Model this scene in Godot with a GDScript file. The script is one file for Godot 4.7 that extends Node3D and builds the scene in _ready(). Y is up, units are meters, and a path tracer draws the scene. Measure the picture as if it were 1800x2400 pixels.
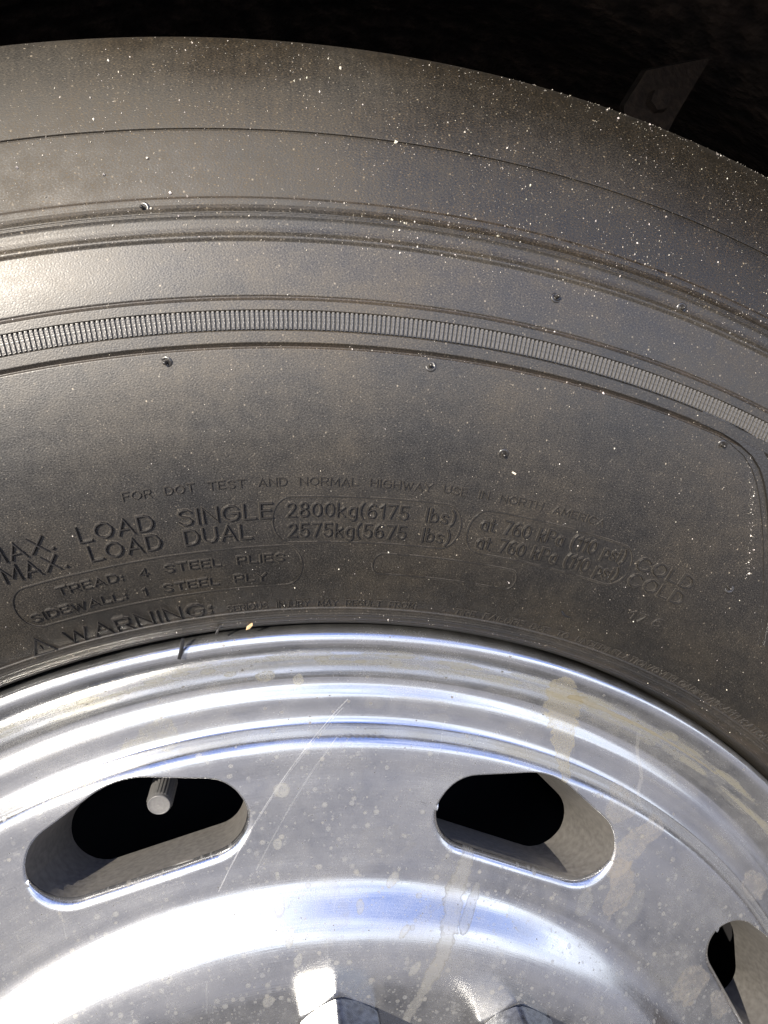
extends Node3D
# Close-up of the upper part of a truck wheel: tyre side wall with moulded lettering, aluminium rim, dark wheel arch.
# Lengths below are written in millimetres in the frame of the wheel axle (z outwards) and scaled by MM.

const MM := 0.001
const HUB := Vector3(0, 0.5, 0)
const TYRE_MID := 10.0      # degrees from the top of the wheel at the middle of the tyre's texture
const TYRE_SPAN := 72.0
const RIM_MID := 16.0
const RIM_SPAN := 120.0

var rng := RandomNumberGenerator.new()
var mats := {}
var tyre_base: PackedVector2Array      # (r, z) control points of the plain side wall
var tyre_slopes: PackedFloat32Array
var rim_base: PackedVector2Array
var rim_slopes: PackedFloat32Array
var tyre_arc: PackedVector2Array       # (r, arc length) of the textured side wall
var tyre_len := 1.0
var rim_arc: PackedVector2Array
var rim_len := 1.0
var rim_scale := 1.0
var rim_rgb: PackedByteArray
var rim_orm: PackedByteArray
const RW := 2048
const RH := 1024
const TW := 2048
const TH := 1280

func _ready():
	rng.seed = 20240611
	camera_and_light()
	profiles()
	materials()
	ground()
	truck_body()
	wheel()
	debris()

# ------------------------------------------------------------------ camera, sky, sun

func camera_and_light():
	var cam := Camera3D.new()
	cam.name = "camera"
	cam.position = HUB + Vector3(-5.669, 388.854, 248.677) * MM
	cam.rotation = Vector3(-0.18362, -0.159477, 0.0)
	cam.fov = 71.86
	cam.near = 0.02
	cam.far = 400.0
	add_child(cam)
	var sky := ProceduralSkyMaterial.new()
	sky.sky_top_color = Color(0.28, 0.40, 0.66)
	sky.sky_horizon_color = Color(0.86, 0.88, 0.90)
	sky.sky_curve = 0.18
	sky.ground_bottom_color = Color(0.20, 0.19, 0.18)
	sky.ground_horizon_color = Color(0.45, 0.44, 0.42)
	sky.sky_energy_multiplier = 1.0
	sky.sky_cover = clouds()
	sky.sky_cover_modulate = Color(1, 1, 1, 1)
	var we := WorldEnvironment.new()
	we.name = "environment"
	var env := Environment.new()
	env.background_mode = Environment.BG_SKY
	env.sky = Sky.new()
	env.sky.sky_material = sky
	env.tonemap_mode = Environment.TONE_MAPPER_LINEAR
	env.tonemap_exposure = 2.35
	env.sdfgi_enabled = true
	env.ssao_enabled = true
	env.ssil_enabled = true
	we.environment = env
	add_child(we)
	var sun := DirectionalLight3D.new()
	sun.name = "sun"
	sun.light_color = Color(1.0, 0.955, 0.885)
	sun.light_energy = 1.2
	sun.light_angular_distance = 0.5
	sun.shadow_enabled = true
	var towards := Vector3(-0.53, 0.37, 0.76).normalized()
	sun.basis = Basis.looking_at(-towards, Vector3.UP)
	add_child(sun)

func clouds() -> ImageTexture:      # broken fair-weather cloud over the whole sky
	var f := FastNoiseLite.new()
	f.seed = 5
	f.frequency = 1.0
	f.fractal_octaves = 5
	var w := 768
	var h := 384
	var d := PackedByteArray()
	d.resize(w * h * 4)
	for y in h / 2:
		var el := (0.5 - (y + 0.5) / h) * PI
		for x in w:
			var az := (x + 0.5) / w * TAU
			var p := Vector3(cos(el) * cos(az), sin(el), cos(el) * sin(az))
			var q := p / (p.y + 0.25)
			var n := f.get_noise_3d(q.x * 0.9, 0.0, q.z * 0.9)
			var a := smoothstep(0.04, 0.42, n) * smoothstep(0.0, 0.12, el)
			var i := (y * w + x) * 4
			d[i] = 250
			d[i + 1] = 249
			d[i + 2] = 246
			d[i + 3] = int(190.0 * a)
	return ImageTexture.create_from_image(Image.create_from_data(w, h, false, Image.FORMAT_RGBA8, d))

# ------------------------------------------------------------------ profiles of revolution

func pv(flat: Array) -> PackedVector2Array:
	var out := PackedVector2Array()
	for i in flat.size() / 2:
		out.append(Vector2(flat[2 * i], flat[2 * i + 1]))
	return out

func slopes_of(p: PackedVector2Array) -> PackedFloat32Array:   # monotone cubic (Fritsch-Carlson)
	var n := p.size()
	var d := PackedFloat32Array()
	var m := PackedFloat32Array()
	for i in n - 1:
		d.append((p[i + 1].y - p[i].y) / (p[i + 1].x - p[i].x))
	m.append(d[0])
	for i in range(1, n - 1):
		if d[i - 1] * d[i] <= 0.0:
			m.append(0.0)
		else:
			var a := p[i].x - p[i - 1].x
			var b := p[i + 1].x - p[i].x
			m.append((a + b) * 3.0 / ((2.0 * b + a) / d[i - 1] + (b + 2.0 * a) / d[i]))
	m.append(d[n - 2])
	return m

func curve(p: PackedVector2Array, m: PackedFloat32Array, x: float) -> float:
	var lo := 0
	var hi := p.size() - 1
	if x <= p[0].x:
		return p[0].y
	if x >= p[hi].x:
		return p[hi].y
	while hi - lo > 1:
		var mid := (lo + hi) / 2
		if p[mid].x <= x:
			lo = mid
		else:
			hi = mid
	var h := p[hi].x - p[lo].x
	var t := (x - p[lo].x) / h
	var t2 := t * t
	var t3 := t2 * t
	return p[lo].y * (2 * t3 - 3 * t2 + 1) + h * m[lo] * (t3 - 2 * t2 + t) + p[hi].y * (3 * t2 - 2 * t3) + h * m[hi] * (t3 - t2)

func lookup(p: PackedVector2Array, x: float) -> float:
	var lo := 0
	var hi := p.size() - 1
	if x <= p[0].x:
		return p[0].y
	if x >= p[hi].x:
		return p[hi].y
	while hi - lo > 1:
		var mid := (lo + hi) / 2
		if p[mid].x <= x:
			lo = mid
		else:
			hi = mid
	return lerpf(p[lo].y, p[hi].y, (x - p[lo].x) / (p[hi].x - p[lo].x))

func arc_table(p: PackedVector2Array, m: PackedFloat32Array, a: float, b: float, step: float) -> PackedVector2Array:
	var out := PackedVector2Array()
	var s := 0.0
	var n := int(ceil((b - a) / step))
	for i in n + 1:
		var x := a + (b - a) * i / n
		if i:
			var x0 := a + (b - a) * (i - 1) / n
			s += Vector2(x - x0, curve(p, m, x) - curve(p, m, x0)).length()
		out.append(Vector2(x, s))
	return out

func profiles():
	tyre_base = pv([299.2, -9, 301, -1.5, 304, 2.5, 307, 4, 309, 4.3, 312, 6, 318, 9, 325, 12, 335, 15.2, 345, 17.6, 360, 20.2, 375, 21.7, 390, 22.2, 400, 22.0, 413, 21.4, 420, 20.8, 426, 19.9, 432, 18.9, 438, 17.6, 444, 15.8, 450, 14.8, 458, 13.4, 464, 12.0, 472, 9.5, 480, 6.2, 487, 2.2, 492, -1.4, 496, -5.4, 498.4, -9.5, 500.0, -16, 501.0, -30])
	tyre_slopes = slopes_of(tyre_base)
	rim_base = pv([110, 22, 150, 22, 165, 22, 172, 21.5, 178, 20.5, 183, 19.2, 187, 17.5, 190, 15.6, 193, 13.0, 196, 10.4, 199, 8.5, 202, 7.4, 206, 6.8, 210, 6.1, 216, 5.3, 225, 4.2, 236, 2.9, 243, 1.9, 249, 1.3, 253, 0.5, 255.3, -1.3, 257.2, -4.4, 259.0, -6.6, 261.0, -7.4, 264, -7.8, 267.5, -8.0, 269.5, -8.4, 271.5, -9.3, 273.5, -10.0, 275.5, -10.2, 278, -9.5, 281, -8.0, 284.4, -5.5, 287, -3.3, 289, -1.7, 290.5, -0.7, 292.5, 0.2, 294.5, 0.5, 296.2, 0.2, 297.4, -0.6, 298.2, -1.8, 298.6, -3.6])
	rim_slopes = slopes_of(rim_base)
	tyre_arc = arc_table(tyre_base, tyre_slopes, 299.2, 501.0, 0.5)
	tyre_len = tyre_arc[tyre_arc.size() - 1].y
	rim_arc = arc_table(rim_base, rim_slopes, 110, 298.6, 0.25)
	rim_len = rim_arc[rim_arc.size() - 1].y

func tyre_z(r: float) -> float:
	return curve(tyre_base, tyre_slopes, r)

func rim_z(r: float) -> float:
	return curve(rim_base, rim_slopes, r)

func bump(r: float, at: float, half: float, high: float) -> float:   # a smooth moulded rib or groove
	var t := absf(r - at) / half
	return 0.0 if t >= 1.0 else high * (0.5 + 0.5 * cos(PI * t))

func ramp(r: float, a: float, b: float) -> float:
	return clampf((r - a) / (b - a), 0.0, 1.0)

func tyre_relief(r: float) -> float:       # moulded rings on top of the plain side wall
	var z := 0.0
	z += 0.75 * (ramp(r, 400.0, 400.5) - ramp(r, 404.0, 404.35))      # inner smooth strip
	z += 0.75 * (ramp(r, 409.9, 410.25) - ramp(r, 413.1, 413.7))      # outer smooth strip
	z += bump(r, 399.3, 0.7, -0.55)
	z += bump(r, 414.2, 0.6, -0.3)
	z += bump(r, 432.0, 1.7, 0.75) + bump(r, 435.0, 1.8, -0.15)
	z += bump(r, 439.0, 2.2, 0.75) + bump(r, 438.8, 0.5, -0.25) + bump(r, 441.9, 0.9, -0.15)
	z += 0.5 * (1.0 - ramp(r, 443.6, 444.2)) * ramp(r, 436.0, 444.0)
	z += bump(r, 464.2, 0.45, -0.7)
	z += bump(r, 306.0, 0.8, 0.22) + bump(r, 308.4, 0.7, 0.18) + bump(r, 303.2, 0.5, -0.3)
	return z

# ------------------------------------------------------------------ meshes

class Shape:
	var v := PackedVector3Array()
	var n := PackedVector3Array()
	var uv := PackedVector2Array()
	var i := PackedInt32Array()
	func vert(p: Vector3, nn: Vector3, t := Vector2.ZERO) -> int:
		v.append(p * 0.001)
		n.append(nn.normalized())
		uv.append(t)
		return v.size() - 1
	func tri(a: int, b: int, c: int):
		var f := (v[b] - v[a]).cross(v[c] - v[a])
		if f.dot(n[a] + n[b] + n[c]) > 0.0:
			i.append_array(PackedInt32Array([a, c, b]))
		else:
			i.append_array(PackedInt32Array([a, b, c]))
	func quad(a: int, b: int, c: int, d: int):
		tri(a, b, c)
		tri(a, c, d)
	func flat(pts: Array, away: Vector3):      # a flat convex face that looks along away
		var nn: Vector3 = (pts[1] - pts[0]).cross(pts[2] - pts[0]).normalized()
		if nn.dot(away) < 0.0:
			nn = -nn
		var k := []
		for p in pts:
			k.append(vert(p, nn, Vector2(p.x, p.y) * 0.01))
		for j in range(1, k.size() - 1):
			tri(k[0], k[j], k[j + 1])
	func mesh(m := ArrayMesh.new()) -> ArrayMesh:
		var a := []
		a.resize(Mesh.ARRAY_MAX)
		a[Mesh.ARRAY_VERTEX] = v
		a[Mesh.ARRAY_NORMAL] = n
		a[Mesh.ARRAY_TEX_UV] = uv
		a[Mesh.ARRAY_INDEX] = i
		m.add_surface_from_arrays(Mesh.PRIMITIVE_TRIANGLES, a)
		return m

func pol(deg: float, r: float, z: float) -> Vector3:      # angle clockwise from the top of the wheel
	var a := deg_to_rad(deg)
	return Vector3(r * sin(a), r * cos(a), z)

func lathe(s: Shape, prof: PackedVector2Array, segs: int, uvs: Callable, from := -180.0, to := 180.0, inward := false):
	var np := prof.size()
	var nr := PackedVector2Array()
	for k in np:
		var t := prof[mini(k + 1, np - 1)] - prof[maxi(k - 1, 0)]
		var q := Vector2(-t.y, t.x).normalized()      # (r, z)
		nr.append(-q if inward else q)
	var first := s.v.size()
	for j in segs + 1:
		var deg := lerpf(from, to, float(j) / segs)
		var a := deg_to_rad(deg)
		var sa := sin(a)
		var ca := cos(a)
		for k in np:
			s.vert(Vector3(prof[k].x * sa, prof[k].x * ca, prof[k].y), Vector3(nr[k].x * sa, nr[k].x * ca, nr[k].y), uvs.call(deg, k))
	for j in segs:
		for k in np - 1:
			var o := first + j * np + k
			s.quad(o, o + 1, o + np + 1, o + np)

func put(called: String, m: Mesh, mat: Material, parent: Node) -> MeshInstance3D:
	var o := MeshInstance3D.new()
	o.name = called
	o.mesh = m
	if mat: o.material_override = mat
	parent.add_child(o, true)
	return o

func tag(o: Node, label: String, category := "", group := "", kind := ""):
	o.set_meta("label", label)
	if category: o.set_meta("category", category)
	if group: o.set_meta("group", group)
	if kind: o.set_meta("kind", kind)

# ------------------------------------------------------------------ textures and materials

func noise_bytes(w: int, h: int, freq: float, octaves: int, sd: int, kind := FastNoiseLite.TYPE_SIMPLEX_SMOOTH) -> PackedByteArray:
	var f := FastNoiseLite.new()
	f.noise_type = kind
	f.frequency = freq
	f.seed = sd
	f.fractal_type = FastNoiseLite.FRACTAL_FBM if octaves > 1 else FastNoiseLite.FRACTAL_NONE
	f.fractal_octaves = octaves
	var im := f.get_image(w, h, false, false, true)
	im.convert(Image.FORMAT_L8)
	return im.get_data()

func stretched(w: int, h: int, sw: int, sh: int, freq: float, octaves: int, sd: int) -> PackedByteArray:   # noise drawn out along one axis
	var f := FastNoiseLite.new()
	f.noise_type = FastNoiseLite.TYPE_SIMPLEX_SMOOTH
	f.frequency = freq
	f.seed = sd
	f.fractal_type = FastNoiseLite.FRACTAL_FBM if octaves > 1 else FastNoiseLite.FRACTAL_NONE
	f.fractal_octaves = octaves
	var im := f.get_image(sw, sh, false, false, true)
	im.convert(Image.FORMAT_L8)
	im.resize(w, h, Image.INTERPOLATE_BILINEAR)
	return im.get_data()

func tex(bytes: PackedByteArray, w: int, h: int, fmt: int) -> ImageTexture:
	return ImageTexture.create_from_image(Image.create_from_data(w, h, false, fmt, bytes))

func byte(x: float) -> int:
	return clampi(int(x), 0, 255)

func tyre_textures() -> StandardMaterial3D:
	var cloud := noise_bytes(TW, TH, 0.0035, 4, 11)
	var grain := noise_bytes(TW, TH, 0.33, 2, 12)
	var mid := noise_bytes(TW, TH, 0.03, 3, 13)
	var streak := stretched(TW, TH, TW, 80, 0.12, 3, 14)
	var rgb := PackedByteArray()
	rgb.resize(TW * TH * 3)
	var rough := PackedByteArray()
	rough.resize(TW * TH)
	# radius of each row of the texture
	var rows := PackedFloat32Array()
	var k := 0
	for y in TH:
		var want := (y + 0.5) / TH * tyre_len
		while k < tyre_arc.size() - 2 and tyre_arc[k + 1].y < want:
			k += 1
		rows.append(lerpf(tyre_arc[k].x, tyre_arc[k + 1].x, (want - tyre_arc[k].y) / maxf(tyre_arc[k + 1].y - tyre_arc[k].y, 1e-6)))
	for y in TH:
		var r := rows[y]
		# dirt that lies in rings: brown road film on the outer shoulder, brown silt in the grooves
		var brown := 0.22 + 0.95 * smoothstep(436.0, 452.0, r) * (1.0 - 0.55 * smoothstep(466.0, 480.0, r))
		var silt := exp(-pow((r - 399.5) / 0.7, 2.0)) + exp(-pow((r - 414.0) / 0.6, 2.0)) + 0.8 * exp(-pow((r - 443.9) / 0.8, 2.0)) + 0.5 * exp(-pow((r - 441.0) / 0.8, 2.0))
		silt += 0.6 * exp(-pow((r - 304.0) / 1.2, 2.0)) + 0.35 * exp(-pow((r - 310.0) / 1.5, 2.0))
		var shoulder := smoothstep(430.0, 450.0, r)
		var pale := smoothstep(360.0, 395.0, r) * (1.0 - smoothstep(430.0, 440.0, r))  # sheen of the side wall, put into the colour as a paler band
		var dusty := 0.30 + 0.35 * smoothstep(330.0, 400.0, r) + 0.15 * smoothstep(400.0, 430.0, r)
		for x in TW:
			var i := y * TW + x
			var c := cloud[i] / 255.0 - 0.5
			var g := grain[i] / 255.0 - 0.5
			var m := mid[i] / 255.0 - 0.5
			var st := streak[i] / 255.0 - 0.5
			var far := smoothstep(0.18, 0.62, x / float(TW) + 0.35 * c)  # mask for the right shoulder, where cast shade is put into the colour
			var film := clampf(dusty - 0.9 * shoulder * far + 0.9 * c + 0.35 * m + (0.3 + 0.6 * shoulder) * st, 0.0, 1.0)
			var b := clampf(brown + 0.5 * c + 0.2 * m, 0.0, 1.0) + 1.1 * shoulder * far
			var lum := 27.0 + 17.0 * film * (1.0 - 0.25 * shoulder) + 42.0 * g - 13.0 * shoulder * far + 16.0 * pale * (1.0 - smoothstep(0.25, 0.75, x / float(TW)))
			if g > 0.27:
				lum += (g - 0.27) * 260.0
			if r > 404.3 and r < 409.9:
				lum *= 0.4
			var s := minf(1.0, silt * (0.55 + 0.8 * m))
			var cr := lum * (1.04 + 0.16 * b)
			var cg := lum * (1.0 + 0.005 * b)
			var cb := lum * (0.95 - 0.27 * b)
			rgb[3 * i] = byte(lerpf(cr, 50.0 + 30.0 * g, s))
			rgb[3 * i + 1] = byte(lerpf(cg, 41.0 + 26.0 * g, s))
			rgb[3 * i + 2] = byte(lerpf(cb, 33.0 + 22.0 * g, s))
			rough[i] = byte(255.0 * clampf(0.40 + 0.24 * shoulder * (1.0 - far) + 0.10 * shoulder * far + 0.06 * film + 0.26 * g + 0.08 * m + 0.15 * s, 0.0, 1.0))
	# pale specks of grit pressed into the rubber
	for n in 14000:
		var x := rng.randi_range(2, TW - 3)
		var y := int(pow(rng.randf(), 0.8) * (TH - 6)) + 2
		var a := rng.randf_range(0.15, 0.8) * rng.randf()
		var big := rng.randf() < 0.12
		for dy in range(0, 2 + int(big)):
			for dx in range(0, 1 + int(big)):
				var i := ((y + dy) * TW + x + dx) * 3
				for ch in 3:
					rgb[i + ch] = byte(lerpf(rgb[i + ch], [190.0, 178.0, 158.0][ch], a))
	# dark wiped smudges
	for n in 12:
		smudge(rgb, rng.randi_range(60, TW - 60), rng.randi_range(60, TH - 60), rng.randf_range(14, 60), rng.randf_range(8, 30), rng.randf_range(0.72, 0.9))
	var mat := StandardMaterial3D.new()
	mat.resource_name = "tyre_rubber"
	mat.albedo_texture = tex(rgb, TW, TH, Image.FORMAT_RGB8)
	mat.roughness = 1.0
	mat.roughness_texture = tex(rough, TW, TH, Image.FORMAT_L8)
	mat.metallic_specular = 0.66
	# leathery grain of the mould
	var fine := noise_bytes(TW, TH, 0.42, 2, 21)
	var h := PackedByteArray()
	h.resize(TW * TH)
	for i in TW * TH:
		h[i] = byte(fine[i] * 0.75 + grain[i] * 0.25)
	mat.heightmap_enabled = true
	mat.heightmap_texture = tex(h, TW, TH, Image.FORMAT_L8)
	mat.heightmap_scale = 0.007
	return mat

func smudge(rgb: PackedByteArray, cx: int, cy: int, a: float, b: float, strength: float):
	for y in range(maxi(0, cy - int(b * 2)), mini(TH, cy + int(b * 2))):
		for x in range(maxi(0, cx - int(a * 2)), mini(TW, cx + int(a * 2))):
			var d := exp(-(pow((x - cx) / a, 2.0) + pow((y - cy) / b, 2.0)))
			var k := lerpf(1.0, strength, d)
			var i := (y * TW + x) * 3
			rgb[i] = byte(rgb[i] * k)
			rgb[i + 1] = byte(rgb[i + 1] * k)
			rgb[i + 2] = byte(rgb[i + 2] * k)

# --- the rim's texture: polished aluminium under films, drips and spots of dried water

func rim_px(deg: float, r: float) -> Vector2:
	return Vector2(((deg - RIM_MID) / RIM_SPAN + 0.5) * RW, lookup(rim_arc, r) / rim_len * RH)

func rim_mix(x: int, y: int, col: Color, share: float, rough: float, metal: float):
	var i := (y * RW + x) * 3
	rim_rgb[i] = byte(lerpf(rim_rgb[i], col.r * 255.0, share))
	rim_rgb[i + 1] = byte(lerpf(rim_rgb[i + 1], col.g * 255.0, share))
	rim_rgb[i + 2] = byte(lerpf(rim_rgb[i + 2], col.b * 255.0, share))
	rim_orm[i + 1] = byte(lerpf(rim_orm[i + 1], rough * 255.0, share))
	rim_orm[i + 2] = byte(lerpf(rim_orm[i + 2], metal * 255.0, share))

# a dried drop, patch or painted reflection: half axes in mm along and across the radius, turned; ring = how much darker and thicker its edge is
func stain_or_reflection(deg: float, r: float, along: float, across: float, col: Color, share: float, rough: float, metal: float, ring := 0.0, wobble := 0.25, turn := 0.0):
	var c := rim_px(deg, r)
	var mx := RIM_SPAN / RW * PI / 180.0 * r
	var my := rim_len / RH
	var reach := maxf(along, across) * 1.4
	var nz := FastNoiseLite.new()
	nz.seed = int(absf(deg * 91.0 + r * 13.0))
	nz.frequency = 0.35 / maxf(0.8, minf(along, across))
	var ct := cos(turn)
	var sn := sin(turn)
	for y in range(maxi(0, int(c.y - reach / my)), mini(RH, int(c.y + reach / my) + 1)):
		for x in range(maxi(0, int(c.x - reach / mx)), mini(RW, int(c.x + reach / mx) + 1)):
			var px := (x - c.x) * mx
			var py := (y - c.y) * my
			var u := (px * ct + py * sn) / across
			var w := (-px * sn + py * ct) / along
			var d := sqrt(u * u + w * w) + wobble * nz.get_noise_2d(px, py) * 1.6
			if d < 1.0:
				var edge := smoothstep(1.0, 0.90, d)
				var rim_part := smoothstep(0.72, 0.95, d) * ring
				var grainy := 1.0 if across < 1.4 else clampf(0.72 + 0.75 * nz.get_noise_2d(px * 9.0, py * 9.0) + 0.5 * nz.get_noise_2d(px * 3.0 + 50.0, py * 3.0), 0.1, 1.2)
				rim_mix(x, y, col.darkened(0.45 * rim_part), 0.62 * grainy * share * edge * (0.70 + 0.3 * d + 0.4 * rim_part), rough, metal)

# a run of dried water down the face: points (deg, r, half width)
func run(pts: Array, col: Color, share: float, rough: float, metal: float, edge_dark: float, speckle: float):
	var lo := Vector2(1e9, 1e9)
	var hi := Vector2(-1e9, -1e9)
	for p in pts:
		var q := rim_px(p[0], p[1])
		lo = lo.min(q)
		hi = hi.max(q)
	var nz := FastNoiseLite.new()
	nz.seed = int(absf(pts[0][0] * 77.0))
	nz.frequency = 0.22
	var my := rim_len / RH
	for y in range(maxi(0, int(lo.y) - 70), mini(RH, int(hi.y) + 70)):
		for x in range(maxi(0, int(lo.x) - 70), mini(RW, int(hi.x) + 70)):
			var best := 9.0
			for k in pts.size() - 1:
				var mx: float = RIM_SPAN / RW * PI / 180.0 * pts[k][1]
				var a := rim_px(pts[k][0], pts[k][1])
				var b := rim_px(pts[k + 1][0], pts[k + 1][1])
				var p := Vector2((x - a.x) * mx, (y - a.y) * my)
				var ab := Vector2((b.x - a.x) * mx, (b.y - a.y) * my)
				var t := clampf(p.dot(ab) / maxf(ab.length_squared(), 1e-6), 0.0, 1.0)
				var d := (p - ab * t).length() / lerpf(pts[k][2], pts[k + 1][2], t)
				best = minf(best, d)
			best += 0.45 * nz.get_noise_2d(x * 0.24, y * 0.22)
			if best < 1.0:
				var e := smoothstep(1.0, 0.82, best)
				var rimk := smoothstep(0.6, 0.92, best)
				var sp := 1.0 - speckle * (0.5 + 0.5 * nz.get_noise_2d(x * 1.9, y * 1.6) * 1.8)
				rim_mix(x, y, col.darkened(edge_dark * rimk), clampf(share * e * sp * (0.65 + 0.5 * rimk), 0.0, 1.0), rough, metal)

func scratch(a: Vector2, b: Vector2, half: float, col: Color, share: float, rough: float):
	var p := rim_px(a.x, a.y)
	var q := rim_px(b.x, b.y)
	var n := int((q - p).length() * 1.5) + 1
	for k in n:
		var t := float(k) / n
		var c := p.lerp(q, t) + Vector2(0, 1.2 * sin(t * 7.0))
		var s := share * (0.45 + 0.55 * absf(sin(t * 23.0 + a.x)) * rng.randf())
		for dx in range(-int(half), int(half) + 1):
			var x := int(c.x) + dx
			var y := int(c.y)
			if x >= 0 and x < RW and y >= 0 and y < RH:
				rim_mix(x, y, col, s, rough, 0.85)

func rim_material() -> StandardMaterial3D:
	var cloud := noise_bytes(RW, RH, 0.004, 4, 31)
	var mid := noise_bytes(RW, RH, 0.028, 3, 32)
	var grain := noise_bytes(RW, RH, 0.35, 2, 33)
	var turned := stretched(RW, RH, 40, RH, 0.45, 3, 34)
	rim_rgb = PackedByteArray()
	rim_rgb.resize(RW * RH * 3)
	rim_orm = PackedByteArray()
	rim_orm.resize(RW * RH * 3)
	for i in RW * RH:
		var c := cloud[i] / 255.0 - 0.5
		var m := mid[i] / 255.0 - 0.5
		var g := grain[i] / 255.0 - 0.5
		var t := turned[i] / 255.0 - 0.5
		var film := clampf(0.34 + 0.55 * c + 0.28 * m + 0.3 * g, 0.0, 1.0)
		var v := 232.0 - 26.0 * film + 16.0 * g + 8.0 * t
		rim_rgb[3 * i] = byte(v - 8.0)
		rim_rgb[3 * i + 1] = byte(v - 6.0 - 2.0 * film)
		rim_rgb[3 * i + 2] = byte(v - 3.0 - 5.0 * film)
		rim_orm[3 * i] = 255
		rim_orm[3 * i + 1] = byte(255.0 * clampf(0.165 + 0.17 * film + 0.08 * g + 0.08 * t, 0.05, 1.0))
		rim_orm[3 * i + 2] = byte(255.0 * clampf(0.985 - 0.16 * film, 0.0, 1.0))
	var dull := Color(0.62, 0.60, 0.55)
	var olive := Color(0.60, 0.57, 0.46)
	var yellow := Color(0.60, 0.52, 0.31)
	var grey := Color(0.56, 0.56, 0.54)
	# road film that stays in the gutter below the lip
	for n in 150:
		stain_or_reflection(rng.randf_range(-38, 66), rng.randf_range(281, 289), rng.randf_range(0.8, 2.6), rng.randf_range(3, 16), olive, rng.randf_range(0.15, 0.55), 0.42, 0.55, 0.2)
	for n in 60:
		stain_or_reflection(rng.randf_range(-38, 66), rng.randf_range(262, 280), rng.randf_range(0.8, 3.0), rng.randf_range(3, 18), dull, rng.randf_range(0.1, 0.35), 0.38, 0.7, 0.2)
	# broad dried films
	for n in 22:
		stain_or_reflection(rng.randf_range(-36, 64), rng.randf_range(150, 258), rng.randf_range(5, 22), rng.randf_range(4, 14), dull, rng.randf_range(0.08, 0.25), 0.40, 0.72, 0.35, 0.5)
	# large patches at the right: mostly reflections put into the colour, partly dried film
	stain_or_reflection(32.4, 253.5, 9.0, 8.0, Color(0.70, 0.65, 0.57), 0.42, 0.42, 0.6, 0.3, 0.35, 0.3)
	stain_or_reflection(35.6, 240.0, 18.0, 5.5, Color(0.71, 0.65, 0.56), 0.48, 0.42, 0.55, 0.35, 0.4, -0.25)
	stain_or_reflection(36.8, 222.0, 14.0, 6.0, Color(0.70, 0.64, 0.56), 0.55, 0.42, 0.6, 0.35, 0.45, 0.35)
	stain_or_reflection(39.5, 219.0, 10.0, 5.0, grey, 0.45, 0.42, 0.65, 0.5, 0.35)
	stain_or_reflection(33.8, 212.0, 7.0, 4.0, grey, 0.55, 0.45, 0.6, 0.8, 0.3, 0.4)
	stain_or_reflection(54.0, 213.0, 11.0, 9.0, Color(0.72, 0.64, 0.52), 0.45, 0.4, 0.6, 0.5, 0.8, 0.7)
	stain_or_reflection(58.5, 218.0, 8.0, 7.0, Color(0.70, 0.63, 0.52), 0.45, 0.4, 0.6, 0.5, 0.7, 0.5)
	stain_or_reflection(52.5, 261.0, 7.0, 9.0, Color(0.70, 0.64, 0.55), 0.5, 0.4, 0.6, 0.4, 0.6)
	stain_or_reflection(-11.5, 262.0, 5.0, 9.0, Color(0.72, 0.68, 0.50), 0.35, 0.42, 0.7, 0.2, 0.6)
	stain_or_reflection(-18.0, 257.0, 6.0, 8.0, Color(0.72, 0.67, 0.48), 0.4, 0.42, 0.7, 0.2, 0.7)
	# drops below the lip
	for d in [[-6.35, 284.2, 2.4, 2.9], [-10.1, 285.0, 1.7, 4.2], [-8.2, 285.2, 1.6, 3.5], [-15.2, 284.0, 1.8, 4.4], [-2.2, 278.0, 3.0, 4.2], [0.5, 275.0, 2.6, 2.2], [2.2, 285.4, 2.3, 3.2], [-4.7, 281.0, 1.9, 2.6], [5.2, 283.8, 1.4, 2.4], [13.0, 285.0, 1.2, 3.4]]:
		stain_or_reflection(d[0], d[1], d[2], d[3], olive, 0.7, 0.45, 0.5, 0.6, 0.2)
	# two runs and a chain of drops
	run([[21.6, 288.6, 5.5], [22.6, 284, 8.0], [23.6, 277, 8.5], [24.5, 268, 6.0], [25.2, 261, 4.2], [25.5, 254, 2.2]], yellow, 0.55, 0.5, 0.45, 0.10, 0.95)
	run([[23.2, 285.5, 2.0], [27.5, 285.2, 1.3], [33.0, 285.6, 0.8], [39.0, 285.8, 0.5]], yellow, 0.6, 0.5, 0.5, 0.2, 0.5)
	run([[18.4, 217.0, 2.0], [18.3, 209.5, 3.4], [18.0, 200.0, 4.6], [17.6, 190.0, 4.0], [17.3, 181.0, 3.2], [16.8, 175.5, 3.6], [15.9, 164.0, 1.9], [14.9, 153.0, 2.1], [14.2, 146.0, 2.2]], Color(0.58, 0.56, 0.49), 0.50, 0.45, 0.5, 0.45, 0.6)
	run([[20.4, 203.0, 1.5], [20.2, 196.0, 2.6], [19.4, 190.0, 2.4]], grey, 0.5, 0.42, 0.6, 0.4, 0.3)
	run([[30.6, 283.0, 0.7], [32.0, 275.0, 0.8], [33.8, 265.0, 0.9], [34.6, 256.0, 0.7]], Color(0.82, 0.81, 0.78), 0.45, 0.35, 0.7, 0.0, 0.2)
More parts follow.
